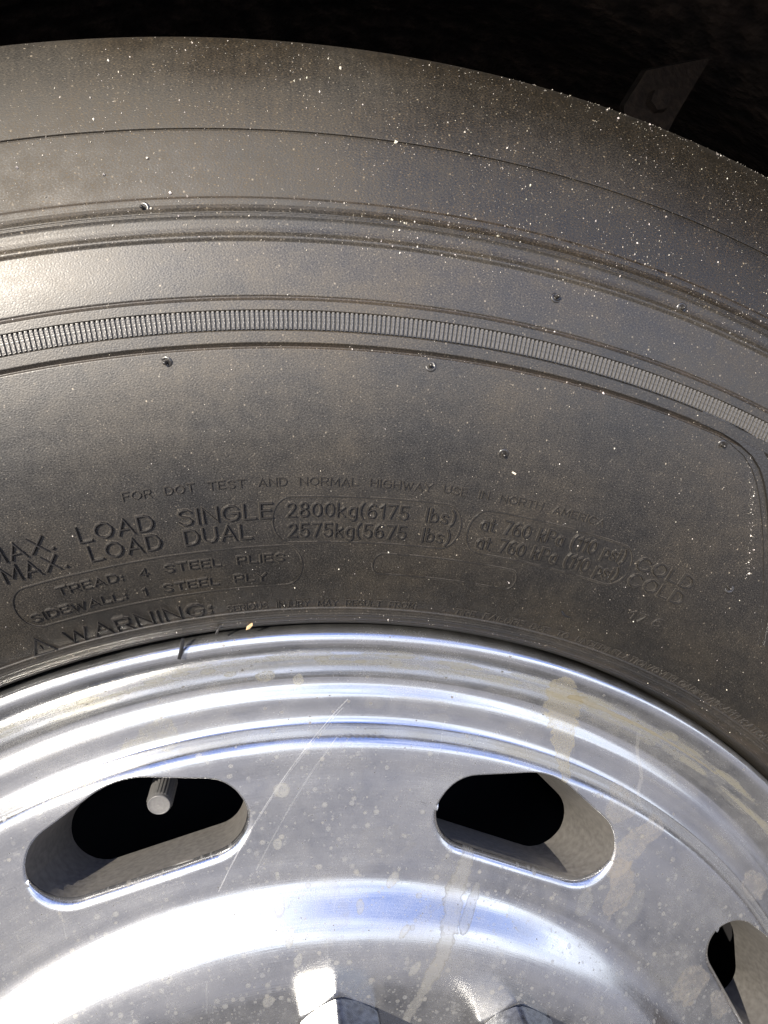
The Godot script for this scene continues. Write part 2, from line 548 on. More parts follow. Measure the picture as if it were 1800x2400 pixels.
	for d in [[-1.95, 216.2, 2.3, 1.7, 0.1], [-2.2, 205.0, 0.9, 0.7, 0.0], [-2.2, 194.5, 3.8, 2.1, 0.0], [-1.15, 186.2, 3.6, 1.5, 0.3], [-0.35, 178.6, 2.6, 1.5, 0.4], [0.3, 172.0, 3.2, 1.7, 0.6], [10.4, 201.0, 3.6, 2.0, 0.5], [-1.28, 237.0, 3.0, 3.2, 0.0], [14.2, 174.5, 3.4, 1.7, 0.5], [-4.3, 164.5, 2.6, 2.2, 0.7], [6.8, 193.0, 2.6, 1.6, 0.0], [1.1, 167.5, 2.6, 1.5, 0.5], [12.2, 187.0, 3.2, 1.4, 0.7]]:
		stain_or_reflection(d[0], d[1], d[2], d[3], Color(0.58, 0.57, 0.52), 0.72, 0.48, 0.45, 0.7, 0.16, -d[4])
	# fine dried spots all over, thicker towards the hub
	for n in 5200:
		var r := 146.0 + 112.0 * pow(rng.randf(), 1.35)
		var deg := rng.randf_range(-36, 64)
		var a := rng.randf_range(0.18, 0.42) if rng.randf() < 0.86 else rng.randf_range(0.5, 1.1)
		stain_or_reflection(deg, r, a, a * rng.randf_range(0.8, 1.2), grey if rng.randf() < 0.7 else dull, rng.randf_range(0.25, 0.8), 0.46, 0.5, 0.9, 0.1)
	# black pits and tar specks
	for n in 1500:
		var r := rng.randf_range(150, 297)
		var p := rim_px(rng.randf_range(-36, 64), r)
		var k := 1 if rng.randf() < 0.85 else 2
		for dy in k:
			for dx in k:
				if p.x + dx < RW and p.y + dy < RH:
					rim_mix(int(p.x) + dx, int(p.y) + dy, Color(0.10, 0.09, 0.08), rng.randf_range(0.4, 1.0), 0.7, 0.1)
	for n in 38:
		stain_or_reflection(rng.randf_range(-30, 40), rng.randf_range(258, 296), 0.5, 0.6, Color(0.12, 0.10, 0.08), 0.85, 0.7, 0.1, 0.0, 0.4)
	scratch(Vector2(4.56, 267.4), Vector2(-8.43, 202.5), 0, Color(0.88, 0.88, 0.87), 0.85, 0.55)
	scratch(Vector2(4.2, 264.0), Vector2(-8.2, 203.5), 0, Color(0.80, 0.80, 0.80), 0.5, 0.55)
	scratch(Vector2(3.7, 255.4), Vector2(-4.3, 207.6), 0, Color(0.82, 0.82, 0.80), 0.6, 0.55)
	scratch(Vector2(-11.0, 178.0), Vector2(-12.0, 166.0), 0, Color(0.85, 0.85, 0.83), 0.6, 0.5)
	for n in 40:
		var a := Vector2(rng.randf_range(-30, 60), rng.randf_range(160, 265))
		scratch(a, a + Vector2(rng.randf_range(-2.0, 1.0), rng.randf_range(-16, -4)), 0, Color(0.86, 0.86, 0.85), rng.randf_range(0.15, 0.4), 0.45)
	var mat := StandardMaterial3D.new()
	mat.resource_name = "rim_aluminium"
	mat.albedo_texture = tex(rim_rgb, RW, RH, Image.FORMAT_RGB8)
	var orm := tex(rim_orm, RW, RH, Image.FORMAT_RGB8)
	mat.roughness = 1.0
	mat.roughness_texture = orm
	mat.roughness_texture_channel = BaseMaterial3D.TEXTURE_CHANNEL_GREEN
	mat.metallic = 1.0
	mat.metallic_texture = orm
	mat.metallic_texture_channel = BaseMaterial3D.TEXTURE_CHANNEL_BLUE
	var h := PackedByteArray()
	h.resize(RW * RH)
	for i in RW * RH:
		h[i] = byte(128.0 + 0.5 * (turned[i] - 128) + 0.22 * (grain[i] - 128) + 0.3 * (mid[i] - 128))
	mat.heightmap_enabled = true
	mat.heightmap_texture = tex(h, RW, RH, Image.FORMAT_L8)
	mat.heightmap_scale = 0.0035
	return mat

func plain(called: String, col: Color, rough: float, metal := 0.0, tone := 0.0, freq := 0.02, relief := 0.0, scale := 8.0) -> StandardMaterial3D:
	var m := StandardMaterial3D.new()
	m.resource_name = called
	m.albedo_color = col.linear_to_srgb()
	m.roughness = rough
	m.metallic = metal
	if tone > 0.0 or relief > 0.0:
		m.uv1_triplanar = true
		m.uv1_scale = Vector3.ONE * scale
		var f := FastNoiseLite.new()
		f.seed = called.length() * 7
		f.frequency = freq
		f.fractal_octaves = 5
		var im := f.get_seamless_image(512, 512, false, false, 0.1, true)
		im.convert(Image.FORMAT_L8)
		if tone > 0.0:
			var d := im.get_data()
			for i in d.size():
				d[i] = byte(255.0 * (1.0 - tone * (1.0 - d[i] / 255.0)))
			m.albedo_texture = tex(d, 512, 512, Image.FORMAT_L8)
		if relief > 0.0:
			m.heightmap_enabled = true
			m.heightmap_texture = ImageTexture.create_from_image(im)
			m.heightmap_scale = relief
	return m

func materials():
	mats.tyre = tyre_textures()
	mats.rim = rim_material()
	mats.letter = plain("letter_rubber", Color(0.026, 0.0235, 0.021), 0.33, 0.0, 0.3, 0.06, 0.006, 30.0)
	mats.letter.metallic_specular = 0.85
	mats.silt = plain("silt", Color(0.13, 0.115, 0.098), 0.85, 0.0, 0.85, 0.08, 0.006, 40.0)  # borders of letters and outlines: edge highlights painted as a pale colour
	mats.rib = plain("rib_rubber", Color(0.15, 0.142, 0.132), 0.38, 0.0, 0.5, 0.05, 0.010, 40.0)
	mats.rib.metallic_specular = 0.75
	mats.wall = plain("cast_hole_wall", Color(0.50, 0.48, 0.45), 0.42, 0.75, 0.22, 0.03, 0.006, 20.0)
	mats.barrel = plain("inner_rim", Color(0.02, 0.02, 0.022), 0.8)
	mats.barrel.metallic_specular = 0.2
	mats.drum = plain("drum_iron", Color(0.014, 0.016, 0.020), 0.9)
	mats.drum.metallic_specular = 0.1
	mats.nut = plain("nut_steel", Color(0.27, 0.275, 0.28), 0.27, 0.95, 0.45, 0.02, 0.003, 30.0)
	mats.black = plain("black_rubber", Color(0.012, 0.012, 0.013), 0.45)
	mats.cap = plain("valve_cap_plastic", Color(0.15, 0.15, 0.152), 0.4, 0.0, 0.15, 0.03, 0.004, 40.0)
	mats.liner = plain("arch_liner", Color(0.13, 0.09, 0.065), 0.95, 0.0, 0.97, 0.018, 0.5, 5.0)
	mats.paint = plain("body_paint", Color(0.30, 0.31, 0.32), 0.35)
	mats.bracket = plain("bracket_steel", Color(0.065, 0.043, 0.028), 0.9, 0.0, 0.5, 0.03, 0.05, 12.0)
	mats.ground = plain("ground_asphalt", Color(0.065, 0.064, 0.064), 0.9, 0.0, 0.6, 0.012, 0.3, 0.35)
	mats.concrete = plain("apron_concrete", Color(0.27, 0.265, 0.26), 0.9, 0.0, 0.55, 0.012, 0.2, 0.35)
	mats.flake = plain("bark", Color(0.50, 0.36, 0.20), 0.8)
	mats.straw = plain("straw", Color(0.62, 0.56, 0.44), 0.7)
	var dust := StandardMaterial3D.new()
	dust.resource_name = "grit"
	dust.roughness = 0.7
	dust.vertex_color_use_as_albedo = true
	mats.dust = dust

# ------------------------------------------------------------------ the setting

func ground():
	var s := Shape.new()
	s.flat([Vector3(-60000, 0, -60000), Vector3(60000, 0, -60000), Vector3(60000, 0, 60000), Vector3(-60000, 0, 60000)], Vector3.UP)
	var o := put("ground", s.mesh(), mats.ground, self)
	tag(o, "dark asphalt ground under the truck wheel", "", "", "structure")
	s = Shape.new()
	s.flat([Vector3(-60000, 4, 930), Vector3(60000, 4, 870), Vector3(60000, 4, 60000), Vector3(-60000, 4, 60000)], Vector3.UP)  # unseen slab added to brighten what the rim disc reflects
	o = put("reflector_slab", s.mesh(), mats.concrete, self)
	tag(o, "pale concrete slab added out of view to brighten reflections in the rim", "", "", "structure")

func no_uv(deg: float, k: int) -> Vector2:
	return Vector2(deg * 0.1, k * 0.1)

func truck_body():
	var t := Node3D.new()
	t.name = "wheel_arch"
	t.position = HUB
	add_child(t)
	tag(t, "dark unlit wheel arch of the truck behind and above the tyre", "vehicle body")
	var s := Shape.new()
	# outer panel round the arch, as a strip from the arch edge to the panel's outline
	var ra := 604.0
	var zf := 150.0  # overhang made deep, out of view, to block sky light from the shoulder
	for side in 2:
		var z := zf - 6.0 * side
		var first := s.v.size()
		for j in 97:
			var deg := lerpf(-104.0, 104.0, j / 96.0)
			var a := deg_to_rad(deg)
			var d := Vector3(sin(a), cos(a), 0)
			var far := minf(1700.0 / maxf(absf(d.x), 0.05), 1150.0 / maxf(d.y, 0.05) if d.y > 0.0 else 1e9)
			for q in [ra, lerpf(ra, far, 0.5), far]:
				s.vert(d * q + Vector3(0, 0, z), Vector3(0, 0, 1.0 - 2.0 * side))
		for j in 96:
			for k in 2:
				var o := first + j * 3 + k
				s.quad(o, o + 1, o + 4, o + 3)
	put("side_panel", s.mesh(), mats.paint, t)
	s = Shape.new()
	lathe(s, pv([ra, zf, ra, zf - 6]), 96, no_uv, -104, 104, true)
	put("arch_edge", s.mesh(), mats.black, t)
	# liner: rough undercoated half drum with a back wall
	s = Shape.new()
	var prof := PackedVector2Array()
	for k in 26:
		prof.append(Vector2(ra + 26.0 + 7.0 * sin(k * 0.9), zf - 7.0 - k * 26.0))
	lathe(s, prof, 120, no_uv, -125, 125, true)
	put("arch_liner", s.mesh(), mats.liner, t)
	s = Shape.new()
	lathe(s, pv([1.0, zf - 7.0 - 25 * 26.0, 640, zf - 7.0 - 25 * 26.0]), 60, no_uv)
	put("inner_wall", s.mesh(), mats.drum, t)
	# folded bracket with a bolt, right of the tyre's shoulder
	s = Shape.new()
	var b := [Vector3(178, 527, -120), Vector3(190, 545, -122), Vector3(229, 556, -128), Vector3(206, 522, -120), Vector3(198, 505, -120), Vector3(178, 500, -120)]
	s.flat(b, Vector3(0, 0, 1))
	var c: Array = []
	for p in b:
		c.append(p + Vector3(2, 4, -9))
	for k in b.size():
		var k2 := (k + 1) % b.size()
		s.flat([b[k], b[k2], c[k2], c[k]], (b[k] + b[k2]) * 0.5 - Vector3(196, 526, -120))
	var br := put("bracket", s.mesh(), mats.bracket, t)
	s = Shape.new()
	hexagon(s, Vector3(196, 530, -121), 6.0, 5.0, 0.2)
	put("bolt", s.mesh(), mats.bracket, br)

func hexagon(s: Shape, at: Vector3, half: float, high: float, turn: float):
	var low := []
	var top := []
	for k in 6:
		var a := turn + k * PI / 3.0
		low.append(at + Vector3(cos(a), sin(a), 0) * half)
		top.append(at + Vector3(cos(a) * half * 0.92, sin(a) * half * 0.92, high))
	s.flat(top, Vector3(0, 0, 1))
	for k in 6:
		var k2 := (k + 1) % 6
		s.flat([low[k], low[k2], top[k2], top[k]], (low[k] + low[k2]) * 0.5 - at)

# ------------------------------------------------------------------ the wheel

func wheel():
	var w := Node3D.new()
	w.name = "truck_wheel"
	w.position = HUB
	add_child(w)
	tag(w, "dusty black truck tyre with moulded lettering on a stained aluminium rim", "wheel")
	tyre(w)
	rim(w)
	nuts(w)
	valve(w)

func tyre_uv(deg: float, r: float) -> Vector2:
	return Vector2((deg - TYRE_MID) / TYRE_SPAN + 0.5, lookup(tyre_arc, r) / tyre_len)

func tyre(w: Node3D):
	var prof := PackedVector2Array()
	var tv := PackedFloat32Array()
	prof.append(Vector2(296, -24))
	tv.append(0.0)
	var r := 299.2
	while r < 500.95:
		prof.append(Vector2(r, tyre_z(r) + tyre_relief(r)))
		tv.append(lookup(tyre_arc, r) / tyre_len)
		var fine := (r > 301 and r < 310) or (r > 397 and r < 416) or (r > 429 and r < 446) or (r > 462.5 and r < 466)
		r += 0.17 if fine else (0.8 if r > 484 else 1.6)
	for q in [[501.0, -30], [501.4, -45], [501.6, -60], [492, -61], [491, -70], [500.8, -71], [501, -112], [492, -113], [492, -122], [501, -123], [500.8, -164], [491, -165], [492, -174], [500.6, -175], [499.6, -205], [494, -229], [480, -241], [432, -254], [390, -257], [335, -250], [300, -232], [296, -215]]:
		prof.append(Vector2(q[0], q[1]))
		tv.append(1.0)
	var s := Shape.new()
	var span := func(deg: float, k: int) -> Vector2: return Vector2((deg - TYRE_MID) / TYRE_SPAN + 0.5, tv[k] * 0.998 + 0.001)
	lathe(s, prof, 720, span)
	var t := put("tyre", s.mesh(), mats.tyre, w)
	t.set_meta("label", "black dusty rubber tyre with ribbed band and raised lettering")
	ribs(t)
	panel_edge(t)
	lettering(t)
	nubs(t)
	grit(t)

# a raised ridge along a line of (deg, r) points that lies on the side wall; cross-section a bevelled bar
func ridge(s: Shape, pts: PackedVector2Array, half: float, high: float, closed := false, bevel := 0.5):
	var n := pts.size()
	var flat := PackedVector2Array()          # mm in the plane of the wheel
	for p in pts:
		var a := deg_to_rad(p.x)
		flat.append(Vector2(sin(a), cos(a)) * p.y)
	var first := -1
	var rows := []
	for k in n:
		var back := flat[k] - flat[(k - 1 + n) % n] if closed or k > 0 else flat[1] - flat[0]
		var fore := flat[(k + 1) % n] - flat[k] if closed or k < n - 1 else flat[n - 1] - flat[n - 2]
		var b := back.normalized()
		var f := fore.normalized()
		var m := (b + f)
		m = m.normalized() if m.length() > 0.2 else f
		var side := Vector2(m.y, -m.x)
		var wide := half / maxf(0.6, m.dot(f))
		var at := flat[k]
		if not closed and k == 0: at -= f * half * 0.5
		if not closed and k == n - 1: at += b * half * 0.5
		var row := []
		for q in [[-1.0, -0.15], [-bevel, 1.0], [bevel, 1.0], [1.0, -0.15]]:
			var p: Vector2 = at + side * wide * q[0]
			row.append(Vector3(p.x, p.y, tyre_z(p.length()) + tyre_relief(p.length()) * 0.0 + high * q[1]))
		rows.append(row)
	for k in (n if closed else n - 1):
		var u: Array = rows[k]
		var v: Array = rows[(k + 1) % n]
		for q in 3:
			var mid: Vector3 = (u[1] + u[2] + v[1] + v[2]) * 0.25
			var away: Vector3 = (u[q] + u[q + 1] + v[q] + v[q + 1]) * 0.25 - mid + Vector3(0, 0, high * 0.6)
			s.flat([u[q], u[q + 1], v[q + 1], v[q]], away)
	if not closed:
		s.flat(rows[0], rows[0][1] - rows[1][1] + Vector3(0, 0, 0.1))
		s.flat(rows[n - 1], rows[n - 1][1] - rows[n - 2][1] + Vector3(0, 0, 0.1))

func rib_inner(deg: float) -> float:
	return lookup(pv([-60, 404.5, 22.6, 404.7, 23.6, 404.2, 24.7, 402.0, 25.5, 398.4, 26.2, 393.6, 26.95, 387.0, 27.7, 381, 29.0, 370, 31, 355]), deg)

func ribs(t: Node3D):
	var variants := {}
	var deg := -19.6
	var k := 0
	while deg < 28.0:
		var ri := rib_inner(deg)
		var key := "%d_%d" % [int(ri * 2.0), k % 3] if ri < 404.4 else str(k % 5)
		if not variants.has(key):
			var s := Shape.new()
			var pts := PackedVector2Array()
			var n := 2 + int((410.0 - ri) / 6.0)
			for j in n:
				pts.append(Vector2(rng.randf_range(-0.008, 0.008), lerpf(ri + 0.3, 409.8, j / (n - 1.0))))
			ridge(s, pts, 0.50 + rng.randf_range(-0.05, 0.05), 0.52 + rng.randf_range(-0.06, 0.06), false, 0.72)
			variants[key] = s.mesh()
		var o := put("rib", variants[key], mats.rib, t)
		o.rotation.z = -deg_to_rad(deg)
		deg += 0.2045
		k += 1

func panel_edge(t: Node3D):
	# the smooth raised border that leaves the ring and turns down round the corner of the lettered panel
	var s := Shape.new()
	var inner := pv([20.8, 402.5, 22.1, 402.4, 23.2, 401.6, 24.3, 399.6, 25.1, 396.6, 25.75, 392.8, 26.4, 388.0, 27.15, 382.0, 28.0, 375.0, 28.8, 368.5, 30.6, 355.0, 32.6, 338.0])
	var pts := PackedVector2Array()
	for k in inner.size() - 1:
		for j in 4:
			pts.append(inner[k].lerp(inner[k + 1], j / 4.0))
	ridge(s, pts, 2.4, 0.75, false, 0.86)
	put("panel_border", s.mesh(), mats.letter, t)
	s = Shape.new()
	var line := PackedVector2Array()
	for p in pts:
		line.append(Vector2(p.x - 0.52, p.y - 3.0))
	ridge(s, line.slice(6), 0.22, 0.3)
	put("panel_line", s.mesh(), mats.letter, t)

# single-stroke alphabet; cap height 6. Each glyph: width, then strokes of x,y points
const GLYPHS := {
	"A": "4.6|0,0 2.3,6 4.6,0|0.75,2 3.85,2", "B": "4|0,0 0,6 2.6,6 3.6,5.5 3.7,4.2 2.8,3.3 0,3.3|2.8,3.3 3.9,2.6 4,0.9 2.9,0 0,0",
	"C": "4.6|4.5,4.8 3.5,5.8 2,6 0.7,5.2 0,3.7 0,2.3 0.7,0.8 2,0 3.5,0.2 4.5,1.2", "D": "4.3|0,0 0,6 2,6 3.5,5.3 4.3,3.7 4.3,2.3 3.5,0.7 2,0 0,0",
	"E": "3.6|3.6,0 0,0 0,6 3.6,6|0,3.1 3,3.1", "F": "3.6|0,0 0,6 3.6,6|0,3.1 2.9,3.1",
	"G": "4.8|4.5,4.8 3.5,5.8 2.1,6 0.7,5.2 0,3.7 0,2.3 0.7,0.8 2.1,0 3.7,0.3 4.6,1.4 4.7,2.8 2.7,2.8", "H": "4.2|0,0 0,6|4.2,0 4.2,6|0,3.1 4.2,3.1",
	"I": "0.2|0.1,0 0.1,6", "J": "3|3,6 3,1.5 2.4,0.4 1.4,0 0.5,0.4 0,1.4", "L": "3.5|0,6 0,0 3.5,0", "M": "5|0,0 0.3,6 2.5,1.4 4.7,6 5,0", "N": "4.3|0,0 0,6 4.3,0 4.3,6",
	"O": "4.9|2.45,6 0.9,5.3 0,3.8 0,2.2 0.9,0.7 2.45,0 4,0.7 4.9,2.2 4.9,3.8 4,5.3 2.45,6", "P": "3.9|0,0 0,6 2.6,6 3.7,5.4 3.9,4.3 3.6,3.2 2.6,2.7 0,2.7",
	"R": "4|0,0 0,6 2.6,6 3.7,5.4 3.9,4.3 3.6,3.3 2.6,2.8 0,2.8|2.2,2.8 4,0", "S": "4|3.8,5 3,5.8 1.8,6 0.6,5.5 0.2,4.5 0.8,3.6 2,3.1 3.3,2.5 3.9,1.6 3.5,0.5 2.3,0 1,0.1 0,1.1",
	"T": "4.2|0,6 4.2,6|2.1,6 2.1,0", "U": "4.1|0,6 0,1.8 0.7,0.5 2.05,0 3.4,0.5 4.1,1.8 4.1,6", "V": "4.4|0,6 2.2,0 4.4,6", "W": "6|0,6 1.5,0 3,5 4.5,0 6,6",
	"X": "4.3|0,0 4.3,6|0,6 4.3,0", "Y": "4.2|0,6 2.1,3 4.2,6|2.1,3 2.1,0",
	"0": "3.4|1.7,6 0.6,5.3 0,4 0,2 0.6,0.7 1.7,0 2.8,0.7 3.4,2 3.4,4 2.8,5.3 1.7,6", "1": "1.6|0,4.8 1.4,6 1.4,0", "2": "3.4|0.1,4.7 0.7,5.7 1.8,6 2.9,5.5 3.2,4.4 2.6,3.2 0,0 3.4,0",
	"4": "3.7|2.8,0 2.8,6 0,1.7 3.7,1.7", "5": "3.4|3.1,6 0.5,6 0.3,3.3 1.6,3.8 2.8,3.3 3.4,2.2 3.1,0.8 1.9,0 0.7,0.2 0,1.1", "6": "3.4|2.8,5.7 1.7,6 0.6,5 0,3 0.1,1.2 0.9,0.1 2.2,0 3.2,0.8 3.3,2.2 2.6,3.3 1.4,3.5 0.2,2.6",
	"7": "3.3|0,6 3.3,6 1.2,0", "8": "3.4|1.7,3.2 0.5,3.9 0.4,5.1 1.2,6 2.3,6 3,5.1 2.9,3.9 1.7,3.2 0.3,2.4 0,1.1 0.9,0 2.5,0 3.4,1.1 3.1,2.4 1.7,3.2",
	"(": "1.3|1.3,6.6 0.3,5 0,3 0.3,0.8 1.3,-0.8", ")": "1.3|0,6.6 1,5 1.3,3 1,0.8 0,-0.8", ".": "0.5|0,0.1 0.5,0.4", ":": "0.5|0,0.6 0.5,0.9|0,3.5 0.5,3.8", "/": "2.6|0,-0.4 2.6,6.2", "-": "1.6|0,3 1.6,3",
	"k": "2.9|0,0 0,6|2.7,4 0,1.7|1,2.5 2.9,0", "g": "3|2.9,3.9 2.9,-0.6 2.3,-1.6 1.2,-1.8 0.2,-1.3|2.9,3.2 2,4.1 0.9,3.9 0.1,2.8 0.1,1.4 0.9,0.3 2,0.1 2.9,1", "l": "0.2|0.1,0 0.1,6.2", "b": "3|0,6.2 0,0|0,3 0.9,4 2,3.9 2.8,3 2.9,1.4 2.2,0.3 1,0 0,0.9",
	"s": "2.5|2.4,3.4 1.5,4 0.4,3.7 0.2,2.8 1.2,2.1 2.3,1.5 2.4,0.6 1.5,0 0.5,0.1 0,0.7", "a": "3|2.9,4 2.9,0|2.9,3.1 2,4 0.9,3.9 0.1,2.8 0.1,1.2 0.9,0.2 2,0 2.9,0.9", "t": "2|0.8,5.6 0.8,0.8 1.2,0.1 2,0|0,4 1.9,4",
	"p": "3|0,4 0,-1.9|0,3 0.9,4 2,3.9 2.8,3 2.9,1.4 2.2,0.3 1,0 0,0.9", "i": "0.2|0.1,0 0.1,4|0.1,5.3 0.1,5.8", "*": "1|0.5,1.5 0.2,1.9 0.5,2.3 0.8,1.9",
}

func line(t: Node3D, words: String, deg0: float, deg1: float, r: float, tall: float, half: float, high: float, r1 := 0.0, space := 4.6):
	var total := 0.0
	var gap := 1.7
	for ch in words:
		total += (space if ch == " " else float((GLYPHS[ch] as String).get_slice("|", 0))) + gap
	total -= gap
	var deg_per := (deg1 - deg0) / total
	var x := 0.0
	var s := Shape.new()
	var foot := Shape.new()
	for ch in words:
		if ch == " ":
			x += space + gap
			continue
		var parts := (GLYPHS[ch] as String).split("|")
		var tilt := rng.randf_range(-0.12, 0.12)
		for k in range(1, parts.size()):
			var pts := PackedVector2Array()
			for q in parts[k].split(" "):
				var gx := float(q.get_slice(",", 0))
				var gy := float(q.get_slice(",", 1))
				var base := r if r1 == 0.0 else lerpf(r, r1, (x + gx) / total)
				pts.append(Vector2(deg0 + (x + gx) * deg_per, base + tilt + gy * tall / 6.0))
			ridge(s, pts, half * rng.randf_range(0.9, 1.1), high, false, 0.34)
			# pale border round the letter: light caught on its edges, put into the colour
			ridge(foot, pts, half * rng.randf_range(1.22, 1.42), 0.10, false, 0.8)
		x += float(parts[0]) + gap
	var m := s.mesh()
	if foot.v.size():
		foot.mesh(m)
		m.surface_set_material(1, mats.silt)
	m.surface_set_material(0, mats.letter)
	var o := put("embossed_lettering", m, null, t)
	o.set_meta("label", "raised moulded lettering reading %s" % words.replace("*", "").strip_edges())

func capsule(t: Node3D, d0: float, d1: float, r0: float, r1: float, cut := 0.0):
	var s := Shape.new()
	var pts := PackedVector2Array()
	var rr := (r1 - r0) * 0.5
	var rm := (r0 + r1) * 0.5
	var rd := rad_to_deg(rr / rm) * 0.75
	var n := 14
	for k in 30:
		pts.append(Vector2(lerpf(d0 + rd, d1 - rd, k / 30.0), r1))
	for k in n:
		var a := PI * k / n
		pts.append(Vector2(d1 - rd + rd * sin(a), rm + rr * cos(a)))
	for k in 30:
		pts.append(Vector2(lerpf(d1 - rd, d0 + rd, k / 30.0), r0))
	for k in n:
		var a := PI * k / n
		pts.append(Vector2(d0 + rd - rd * sin(a), rm - rr * cos(a)))
	ridge(s, pts, 0.26, 0.4, true)
	var m := s.mesh()
	var foot := Shape.new()
	for k in range(0, pts.size() - 4, 3):
		if rng.randf() < 0.6:
			ridge(foot, pts.slice(k, k + 4), rng.randf_range(0.35, 0.5), 0.08, false, 0.8)
	foot.mesh(m)
	m.surface_set_material(0, mats.letter)
	m.surface_set_material(1, mats.silt)
	put("embossed_outline", m, null, t)

func lettering(t: Node3D):
	line(t, "FOR DOT TEST AND NORMAL HIGHWAY USE IN NORTH AMERICA", -8.35, 17.95, 355.5, 2.5, 0.30, 0.48)
	line(t, "MAX. LOAD SINGLE", -15.7, -0.95, 344.7, 5.0, 0.50, 1.0)
	line(t, "MAX. LOAD DUAL", -15.35, -2.15, 337.8, 5.0, 0.50, 1.0)
	line(t, "2800kg(6175 lbs)", -0.15, 9.25, 344.8, 4.6, 0.42, 0.9)
	line(t, "2575kg(5675 lbs)", -0.10, 9.2, 337.6, 4.6, 0.42, 0.9)
	line(t, "at 760 kPa (110 psi)", 10.9, 20.1, 344.4, 4.6, 0.44, 0.95, 345.2, 1.6)
	line(t, "at 760 kPa (110 psi)", 10.95, 20.2, 337.5, 4.6, 0.44, 0.95, 338.0, 1.6)
	line(t, "COLD", 21.05, 24.95, 345.0, 4.8, 0.46, 0.95)
	line(t, "COLD", 21.1, 25.0, 338.3, 4.8, 0.46, 0.95)
	line(t, "TREAD: 4 STEEL PLIES", -13.2, -0.4, 328.9, 2.7, 0.36, 0.75)
	line(t, "SIDEWALL: 1 STEEL PLY", -15.2, -1.5, 321.8, 2.7, 0.36, 0.75)
	line(t, "WARNING:", -14.1, -5.1, 309.8, 5.0, 0.54, 1.0)
	line(t, "SERIOUS INJURY MAY RESULT FROM:", -4.1, 8.4, 309.6, 2.4, 0.28, 0.42)
	line(t, "* TIRE FAILURE DUE TO UNDERINFLATION/OVERLOADING/MISAPPLICATION", 10.4, 38.8, 309.5, 2.4, 0.28, 0.42)
	line(t, "17.6", 22.55, 24.9, 326.0, 3.3, 0.36, 0.5, 327.2)
	capsule(t, -0.95, 9.75, 335.4, 351.6)
	capsule(t, 10.2, 20.75, 335.5, 351.6)
	capsule(t, -15.75, 0.7, 319.2, 334.6)
	capsule(t, 4.95, 14.2, 323.6, 331.6)
	# warning triangle with a mark inside
	var s := Shape.new()
	ridge(s, pv([-16.35, 309.2, -15.72, 315.4, -15.0, 309.0]), 0.5, 0.5, true, 0.4)
	ridge(s, pv([-15.72, 312.6, -15.7, 310.9]), 0.35, 0.45)
	put("embossed_triangle", s.mesh(), mats.letter, t)

func nubs(t: Node3D):
	for p in [[-5.33, 441.4], [-5.24, 396.0], [6.66, 396.2], [12.0, 425.0], [11.1, 371.5], [22.44, 396.6], [18.0, 434.5], [27.3, 352.0]]:
		var s := Shape.new()
		var z := tyre_z(p[1])
		var prof := pv([1.9, -0.1, 1.5, 0.22, 1.05, 0.1, 0.8, -0.05, 0.62, 0.0, 0.55, 1.5, 0.35, 1.8, 0.02, 1.85])
		lathe(s, prof, 14, no_uv)
		var o := put("vent_nub", s.mesh(), mats.letter, t)
		o.position = pol(p[0], p[1], z) * MM
		o.rotation = Vector3(rng.randf_range(-0.3, 0.3), rng.randf_range(-0.3, 0.3), 0)

func pebble(sd: int) -> ArrayMesh:
	var r := RandomNumberGenerator.new()
	r.seed = sd
	var s := Shape.new()
	var p := []
	for d in [Vector3.RIGHT, Vector3.LEFT, Vector3.UP, Vector3.DOWN, Vector3.BACK, Vector3.FORWARD]:
		p.append((d + Vector3(r.randf_range(-0.3, 0.3), r.randf_range(-0.3, 0.3), r.randf_range(-0.3, 0.3))) * r.randf_range(0.7, 1.15))
	for x in [0, 1]:
		for y in [2, 3]:
			for z in [4, 5]:
				s.flat([p[x], p[y], p[z]], p[x] + p[y] + p[z])
	return s.mesh()

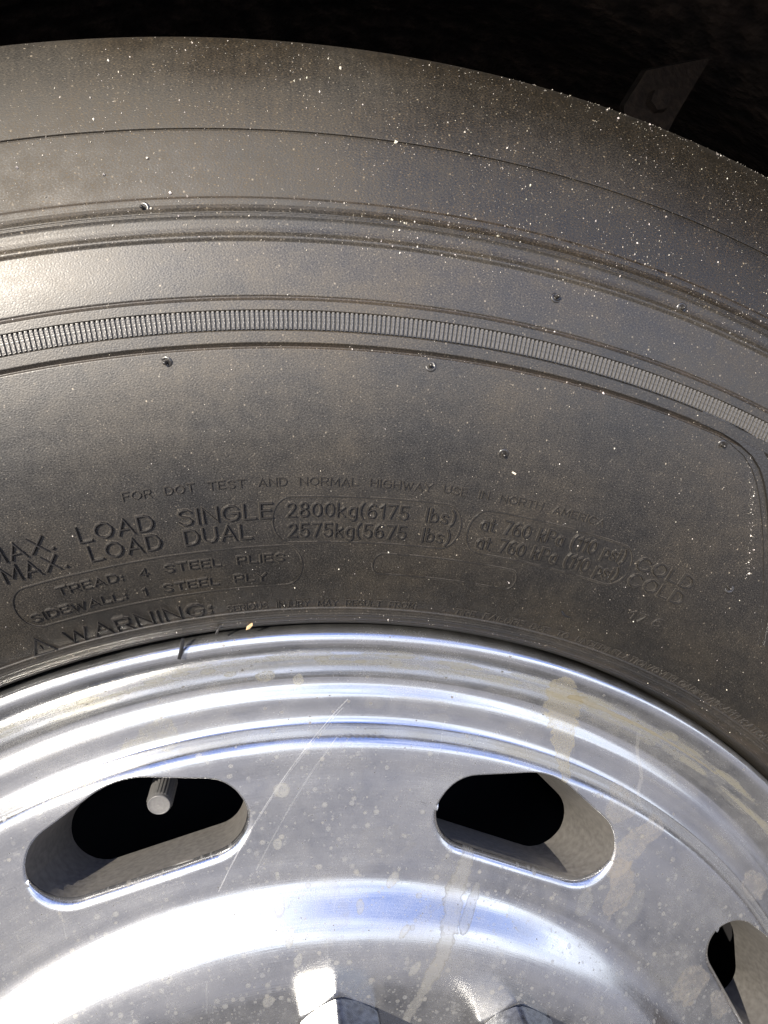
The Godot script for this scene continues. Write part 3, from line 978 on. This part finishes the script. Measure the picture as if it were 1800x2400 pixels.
func grit(t: Node3D):
	var patch := FastNoiseLite.new()
	patch.seed = 9
	patch.frequency = 0.03
	for kind in 3:
		var mm := MultiMesh.new()
		mm.transform_format = MultiMesh.TRANSFORM_3D
		mm.use_colors = true
		mm.mesh = pebble(kind + 5)
		var count := 2200
		mm.instance_count = count
		for k in count:
			var deg := rng.randf_range(-22, 44)
			var r := 0.0
			var pick := rng.randf()
			if pick < 0.70:
				r = rng.randf_range(428, 496)
			elif pick < 0.78:
				deg = 9.0 + 30.0 * rng.randf()
				r = 500.2 - 5.0 * pow(rng.randf(), 2.0)
			elif pick < 0.88:
				r = [399.3, 414.2, 464.2, 441.2, 304.0, 443.9][rng.randi() % 6] + rng.randf_range(-0.7, 0.7)
			elif pick < 0.895:
				deg = rng.randf_range(24.0, 28.0)
				r = 396.0 - (deg - 24.2) * 10.0 + rng.randfn(0.0, 1.3)
			else:
				r = rng.randf_range(303, 432)
			for again in 4:
				if patch.get_noise_2d(deg * 7.0, r) > rng.randf_range(-0.35, 0.35) or pick > 0.70:
					break
				deg = rng.randf_range(-22, 44)
				r = rng.randf_range(428, 497)
			var size := 0.05 + 0.11 * pow(rng.randf(), 1.6)
			if rng.randf() < 0.09:
				size += 0.24 * rng.randf()
			if rng.randf() < 0.014:
				size += 0.4 * rng.randf()
			var slope := (tyre_z(r + 0.5) - tyre_z(r - 0.5))
			var up := Vector3(sin(deg_to_rad(deg)) * -slope, cos(deg_to_rad(deg)) * -slope, 1.0).normalized()
			var at := pol(deg, r, tyre_z(r) + tyre_relief(r)) + up * size * 0.35
			var b := Basis.from_euler(Vector3(rng.randf() * TAU, rng.randf() * TAU, rng.randf() * TAU)).scaled(Vector3.ONE * size)
			b = b.scaled(Vector3(1, rng.randf_range(0.8, 1.5), 1))
			mm.set_instance_transform(k, Transform3D(b, at * MM))
			var v := rng.randf_range(0.35, 0.8)
			mm.set_instance_color(k, Color(v, v * rng.randf_range(0.90, 0.97), v * rng.randf_range(0.76, 0.92)))
		var o := MultiMeshInstance3D.new()
		o.name = "grit"
		o.multimesh = mm
		o.material_override = mats.dust
		o.set_meta("kind", "stuff")
		t.add_child(o, true)

# ------------------------------------------------------------------ rim with hand holes

func rim_uv(deg: float, r: float) -> Vector2:
	return Vector2((deg - RIM_MID) / RIM_SPAN + 0.5, lookup(rim_arc, r) / rim_len * 0.998 + 0.001)

func rim_normal(deg: float, r: float) -> Vector3:
	var sl := (rim_z(r + 0.2) - rim_z(r - 0.2)) / 0.4
	var a := deg_to_rad(deg)
	return Vector3(-sl * sin(a), -sl * cos(a), 1.0).normalized()

func hole_outline() -> Array:        # (x, y) in mm with y along the radius, walked evenly; with outward normals
	var corner := pv([-40, 214.6, 40, 214.6, 41.5, 239.5, 0, 255.0, -41.5, 239.5])
	var fillet := [15.5, 15.5, 16.5, 32.0, 16.5]
	var pts := PackedVector2Array()
	var n := corner.size()
	for k in n:
		var c := corner[k]
		var u := (corner[(k - 1 + n) % n] - c).normalized()
		var v := (corner[(k + 1) % n] - c).normalized()
		var ang := acos(clampf(u.dot(v), -1, 1))
		var d: float = fillet[k] / tan(ang * 0.5)
		var centre: Vector2 = c + (u + v).normalized() * float(fillet[k]) / sin(ang * 0.5)
		var a0: float = (c + u * d - centre).angle()
		var turn: float = wrapf((c + v * d - centre).angle() - a0, -PI, PI)
		for j in 13:
			pts.append(centre + Vector2.from_angle(a0 + turn * j / 12.0) * float(fillet[k]))
	# resample evenly
	var out := PackedVector2Array()
	var total := 0.0
	for k in pts.size():
		total += pts[k].distance_to(pts[(k + 1) % pts.size()])
	var want := 168
	var step := total / want
	var acc := 0.0
	var next := 0.0
	for k in pts.size():
		var a := pts[k]
		var b := pts[(k + 1) % pts.size()]
		var l := a.distance_to(b)
		while next < acc + l and out.size() < want:
			out.append(a.lerp(b, (next - acc) / maxf(l, 1e-6)))
			next += step
		acc += l
	var nrm := PackedVector2Array()
	for k in out.size():
		var t := (out[(k + 1) % out.size()] - out[(k - 1 + out.size()) % out.size()]).normalized()
		var q := Vector2(t.y, -t.x)
		nrm.append(q if q.dot(out[k] - Vector2(0, 233)) > 0.0 else -q)
	return [out, nrm]

func rim(w: Node3D):
	var r_in := 205.0
	var r_out := 259.0
	var s := Shape.new()
	# lip, gutter and step
	var prof := PackedVector2Array()
	var r := r_out
	while r < 298.55:
		prof.append(Vector2(r, rim_z(r)))
		r += 0.3 if r > 294.0 else 0.5
	prof.append(Vector2(298.6, -4))
	prof.append(Vector2(298.6, -12))
	prof.append(Vector2(292, -22))
	var p1 := prof
	lathe(s, prof, 720, func(deg: float, k: int) -> Vector2: return rim_uv(deg, p1[k].x))
	# hub side of the disc
	prof = PackedVector2Array([Vector2(110, -4), Vector2(110, 19), Vector2(110.6, 21), Vector2(112, 22)])
	r = 114.0
	while r < r_in - 0.01:
		prof.append(Vector2(r, rim_z(r)))
		r += 1.0 if r > 170.0 else 3.0
	prof.append(Vector2(r_in, rim_z(r_in)))
	var p2 := prof
	lathe(s, prof, 720, func(deg: float, k: int) -> Vector2: return rim_uv(deg, p2[k].x))
	# back of the rim: a barrel
	var angles := [-14.71, 24.04, 60.2]
	for k in 7:
		angles.append(60.2 + (345.29 - 60.2) * (k + 1) / 8.0)
	var ol := hole_outline()
	var walls := []
	for k in angles.size():
		var prev: float = (angles[(k - 1 + 10) % 10] - (360.0 if k == 0 else 0.0))
		var nxt: float = (angles[(k + 1) % 10] + (360.0 if k == 9 else 0.0))
		var lo: float = (prev + angles[k]) * 0.5
		var hi: float = (nxt + angles[k]) * 0.5
		walls.append(hole_sector(s, angles[k], lo, hi, r_in, r_out, ol, 6.5 if k == 2 else 0.0))
	var rim_node := put("rim", s.mesh(), mats.rim, w)
	rim_node.set_meta("label", "polished aluminium rim with water stains and hand holes")
	for wl in walls:
		put("hand_hole", wl, mats.wall, rim_node)
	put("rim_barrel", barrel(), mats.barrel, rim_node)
	var d := Node3D.new()
	d.name = "brake_drum"
	d.position = HUB
	add_child(d)
	tag(d, "dark brake drum seen through the hand holes of the rim", "brake drum")
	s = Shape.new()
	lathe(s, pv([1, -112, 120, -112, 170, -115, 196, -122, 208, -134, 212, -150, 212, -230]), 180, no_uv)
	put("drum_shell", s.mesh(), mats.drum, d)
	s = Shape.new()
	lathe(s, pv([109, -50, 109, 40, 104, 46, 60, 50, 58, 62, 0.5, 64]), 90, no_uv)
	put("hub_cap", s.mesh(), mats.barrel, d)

func barrel() -> ArrayMesh:
	var s := Shape.new()
	lathe(s, pv([291, -22, 284, -32, 268, -52, 257, -75, 254, -120, 262, -190, 287, -215, 292, -235]), 240, no_uv, -180, 180, true)
	lathe(s, pv([262, -9.5, 262.5, -20, 268, -52]), 240, no_uv, -180, 180, true)
	return s.mesh()

func hole_sector(s: Shape, mid: float, lo: float, hi: float, r_in: float, r_out: float, ol: Array, outwards: float) -> ArrayMesh:
	var out: PackedVector2Array = ol[0].duplicate()
	for k in out.size():
		if outwards > 0.0:
			out[k] = Vector2(out[k].x * 0.96, 233.0 + (out[k].y - 233.0) * 0.86 + outwards)
	var nrm: PackedVector2Array = ol[1]
	var n := out.size()
	var to_polar := func(p: Vector2) -> Vector2: return Vector2(mid + rad_to_deg(atan2(p.x, p.y)), p.length())
	# outer loop: the four edges of the sector, with the same radii on both sides so that neighbours meet point to point
	var towards := [Vector2(74, -26), Vector2(74, 26), Vector2(-74, 26), Vector2(-74, -26)]      # corners: hub side right, rim side right, rim side left, hub side left
	var at := []
	for c in towards:
		var best := 0
		var bd := -2.0
		for k in n:
			var d: float = (ol[0][k] - Vector2(0, 233)).normalized().dot(c.normalized())
			if d > bd:
				bd = d
				best = k
		at.append(best)
	var nr: int = posmod(at[1] - at[0], n)
	var way := 1
	if nr > n / 2:          # the outline runs the other way round
		nr = n - nr
		way = -1
	at[3] = posmod(at[2] + way * nr, n)
	var corner := [Vector2(hi, r_in), Vector2(hi, r_out), Vector2(lo, r_out), Vector2(lo, r_in)]
	var loop := PackedVector2Array()
	loop.resize(n)
	for e in 4:
		var count: int = posmod((at[(e + 1) % 4] - at[e]) * way, n)
		for k in count + 1:
			var f := float(k) / count
			if e == 0: f = 1.0 - pow(1.0 - f, 2.3)          # closer together towards the step of the rim
			elif e == 2: f = pow(f, 2.3)
			loop[posmod(at[e] + way * k, n)] = corner[e].lerp(corner[(e + 1) % 4], f)
	var rings := 30
	var first := s.v.size()
	for k in n:
		var rad := lerpf(0.9, 3.4, smoothstep(-0.4, 0.9, -nrm[k].y))
		var e: Vector2 = to_polar.call(out[k] + nrm[k] * rad)
		for j in rings:
			var t := 0.5 + 0.5 * cos(PI * j / (rings - 1))
			var q := e.lerp(loop[k], t)
			s.vert(pol(q.x, q.y, rim_z(q.y)), rim_normal(q.x, q.y), rim_uv(q.x, q.y))
		# rounded edge
		for j in range(1, 7):
			var ph := PI * 0.5 * j / 6.0
			var pp := out[k] + nrm[k] * rad * (1.0 - sin(ph))
			var q: Vector2 = to_polar.call(pp)
			var wall_dir := Vector3(pol(q.x, 1, 0))
			var a := deg_to_rad(mid)
			var n2 := Vector3(nrm[k].x * cos(a) + nrm[k].y * sin(a), -nrm[k].x * sin(a) + nrm[k].y * cos(a), 0)
			s.vert(pol(q.x, q.y, rim_z(q.y) - rad * (1.0 - cos(ph))), rim_normal(q.x, q.y) * cos(ph) - n2 * sin(ph), rim_uv(q.x, q.y))
	var per := rings + 6
	for k in n:
		var k2 := (k + 1) % n
		for j in per - 1:
			s.quad(first + k * per + j, first + k * per + j + 1, first + k2 * per + j + 1, first + k2 * per + j)
	# the wall of the hole
	var w := Shape.new()
	var steps := 8
	for k in n:
		var rad := lerpf(0.9, 3.4, smoothstep(-0.4, 0.9, -nrm[k].y))
		var a := deg_to_rad(mid)
		var n2 := Vector3(nrm[k].x * cos(a) + nrm[k].y * sin(a), -nrm[k].x * sin(a) + nrm[k].y * cos(a), 0)
		for j in steps:
			var f := float(j) / (steps - 1)
			var pp := Vector2(out[k].x * lerpf(1.0, 0.88, f), out[k].y - 9.5 * f)
			var q: Vector2 = to_polar.call(pp)
			var z0 := rim_z(q.y) - rad
			w.vert(pol(q.x, q.y, lerpf(z0, -30.0, f)), -n2, Vector2(k * 0.03, f))
		# turned-in back edge
		var pq: Vector2 = to_polar.call(Vector2(out[k].x * 0.88, out[k].y - 9.5) + nrm[k] * 6.0)
		w.vert(pol(pq.x, pq.y, -30.6), Vector3(0, 0, -1), Vector2(k * 0.03, 1.2))
	for k in n:
		var k2 := (k + 1) % n
		for j in steps:
			w.quad(k * (steps + 1) + j, k * (steps + 1) + j + 1, k2 * (steps + 1) + j + 1, k2 * (steps + 1) + j)
	return w.mesh()

# ------------------------------------------------------------------ nuts and valve

func nut_mesh() -> ArrayMesh:
	# chamfered hexagon: intersection of a hexagonal prism with a cone, on a grid round the axis
	var s := Shape.new()
	var af := 15.4
	var high := 30.0
	var n := 96
	var first := s.v.size()
	var rows := [[0.0, 0.0], [0.0, 1.2], [0.0, 4.0], [0.0, 14.0], [0.0, 22.0], [0.0, high]]
	for face in 6:
		var a0 := face * PI / 3.0
		var base := s.v.size()
		var cols := 14
		for j in cols + 1:
			var a := a0 - PI / 6.0 + PI / 3.0 * j / cols
			var rr := af / cos(a - a0)
			var over := maxf(0.0, rr - af)          # towards the corners
			var lead := 0.62
			var round_at := af * 1.118
			var re := minf(rr, round_at)
			var nn := Vector3(cos(a0), sin(a0), 0)
			if rr > round_at: nn = Vector3(cos(a), sin(a), 0)
			var bottom := 0.6 + over * lead
			var top := high - over * lead - 0.6
			for q in [bottom, bottom + 1.5, high * 0.5, top - 1.5, top]:
				s.vert(Vector3(cos(a) * re, sin(a) * re, q), nn, Vector2(a, q * 0.05))
			# cone to the smaller end circle
			s.vert(Vector3(cos(a) * (af - 1.0), sin(a) * (af - 1.0), high), Vector3(cos(a), sin(a), 1.2), Vector2(a, 2))
			s.vert(Vector3(cos(a) * 8.0, sin(a) * 8.0, high), Vector3(0, 0, 1), Vector2(a, 2.2))
			s.vert(Vector3(cos(a) * (af - 0.6), sin(a) * (af - 0.6), -0.2), Vector3(cos(a), sin(a), -0.8), Vector2(a, -0.2))
		for j in cols:
			var o := base + j * 8
			for q in 4:
				s.quad(o + q, o + q + 1, o + 8 + q + 1, o + 8 + q)
			s.quad(o + 4, o + 5, o + 13, o + 12)
			s.quad(o + 5, o + 6, o + 14, o + 13)
			s.quad(o + 7, o, o + 8, o + 15)
	return s.mesh()

func nuts(w: Node3D):
	var m := nut_mesh()
	var stud := Shape.new()
	lathe(stud, pv([8.0, 20, 8.0, 36, 7.2, 37.5, 0.1, 37.5]), 32, no_uv)
	var sm := stud.mesh()
	for k in 10:
		var deg := 5.2 + k * 36.0
		var o := put("lug_nut", m, mats.nut, w)
		o.position = pol(deg, 146.0, 21.8) * MM
		o.rotation.z = -deg_to_rad(deg) + 0.06
		if k == 0:
			o.position = Vector3(13.6, 145.6, 21.8) * MM
			o.rotation.z = 0.02
		elif k == 1:
			o.position = Vector3(83.0, 131.0, 21.8) * MM
			o.rotation.z = -0.06
		put("stud", sm, mats.barrel, o)

func valve(w: Node3D):
	var v := Node3D.new()
	v.name = "valve_stem"
	v.position = pol(-13.27, 231.0, -14.0) * MM
	# local z is the axis of the valve, tilted a little towards the hub
	v.basis = Basis.looking_at(-Vector3(-0.04, -0.10, 1.0).normalized(), Vector3.UP)
	w.add_child(v, true)
	var s := Shape.new()
	lathe(s, pv([4.0, -60, 4.0, -15]), 24, no_uv)
	put("stem", s.mesh(), mats.cap, v)
	# ribbed cap
	s = Shape.new()
	var n := 22
	var cols := n * 6
	var zs := [-15.0, -14.4, -8.0, -3.0, -2.0, -1.4]
	for j in cols:
		var a := TAU * j / cols
		var ph := fposmod(float(j) / 6.0, 1.0)
		var rr := 4.35 + 0.75 * (1.0 if ph > 0.2 and ph < 0.7 else 0.0)
		for z in zs:
			var q: float = rr if z > -14.8 and z < -1.9 else (4.4 if z > -3.0 else 4.2)
			s.vert(Vector3(cos(a) * q, sin(a) * q, z), Vector3(cos(a), sin(a), 0.25 if z > -2.0 else 0.0), Vector2(j * 0.1, z * 0.1))
	for j in cols:
		var j2 := (j + 1) % cols
		for k in 5:
			s.quad(j * 6 + k, j * 6 + k + 1, j2 * 6 + k + 1, j2 * 6 + k)
	lathe(s, pv([4.4, -1.4, 4.45, -0.3, 4.2, 0.0, 3.9, -0.05, 3.6, -0.35, 2.5, -0.3, 0.02, -0.25]), 40, no_uv)
	put("valve_cap", s.mesh(), mats.cap, v)

# ------------------------------------------------------------------ scraps lying on the wheel

func scrap(called: String, at: Vector3, outline: PackedVector2Array, thick: float, turn: float, mat: Material, label: String, category: String):
	var s := Shape.new()
	var c := Vector2.ZERO
	for p in outline: c += p / outline.size()
	var top := []
	var low := []
	for p in outline:
		var lift := 0.25 * thick * sin(p.x * 2.1 + p.y)
		top.append(Vector3(p.x, p.y, thick + lift))
		low.append(Vector3(p.x, p.y, lift))
	var n := outline.size()
	var cz := Vector3(c.x, c.y, thick * 1.25)
	for k in n:
		var k2 := (k + 1) % n
		s.flat([top[k], top[k2], cz], Vector3(0, 0, 1))
		s.flat([low[k], low[k2], Vector3(c.x, c.y, 0)], Vector3(0, 0, -1))
		var out := (outline[k] + outline[k2]) * 0.5 - c
		s.flat([low[k], low[k2], top[k2], top[k]], Vector3(out.x, out.y, 0))
	var o := put(called, s.mesh(), mat, self)
	o.position = HUB + at * MM
	o.rotation.z = turn
	tag(o, label, category)

func debris():
	scrap("bark_flake", pol(-2.84, 302.6, 1.9), pv([-1.7, -0.6, -0.4, -0.9, 1.2, -0.3, 1.7, 0.7, 0.4, 0.6, -0.9, 0.3]), 0.5, 0.5, mats.flake, "tiny tan plant flake stuck to the tyre just above the rim edge", "plant flake")
	scrap("rubber_sliver", pol(-7.55, 297.6, 1.6), pv([-0.9, -3.6, 0.3, -3.8, 0.7, -1.5, 0.9, 1.6, 0.6, 4.0, -0.3, 4.0, -0.5, 1.0, -0.7, -1.5]), 0.9, -0.15, mats.black, "short black rubber sliver hanging over the bright rim lip", "rubber scrap")
	scrap("black_curl", pol(18.5, 319.6, 9.9), pv([-2.2, 1.0, -1.4, -0.3, 0.2, -1.0, 2.2, -0.9, 0.3, -0.4, -1.0, 0.2, -1.7, 1.2]), 0.6, -0.2, mats.black, "small curled black rubber shaving on the tyre above the small warning text", "rubber scrap")
	scrap("seed_husk", pol(-4.85, 303.2, 2.4), pv([-1.4, -2.0, -0.5, -2.2, 0.3, 0.0, 1.6, 1.8, 1.0, 2.2, -0.1, 0.8, -0.8, -0.6]), 0.5, 0.0, mats.letter, "thin dark husk on the tyre between the sliver and the tan flake", "plant scrap")
	scrap("straw_bit", pol(11.9, 366.0, 21.0), pv([-0.7, -0.25, 0.7, -0.3, 0.75, 0.25, -0.65, 0.3]), 0.3, -0.5, mats.straw, "short pale straw bit on the smooth tyre panel right of the lettering", "straw")
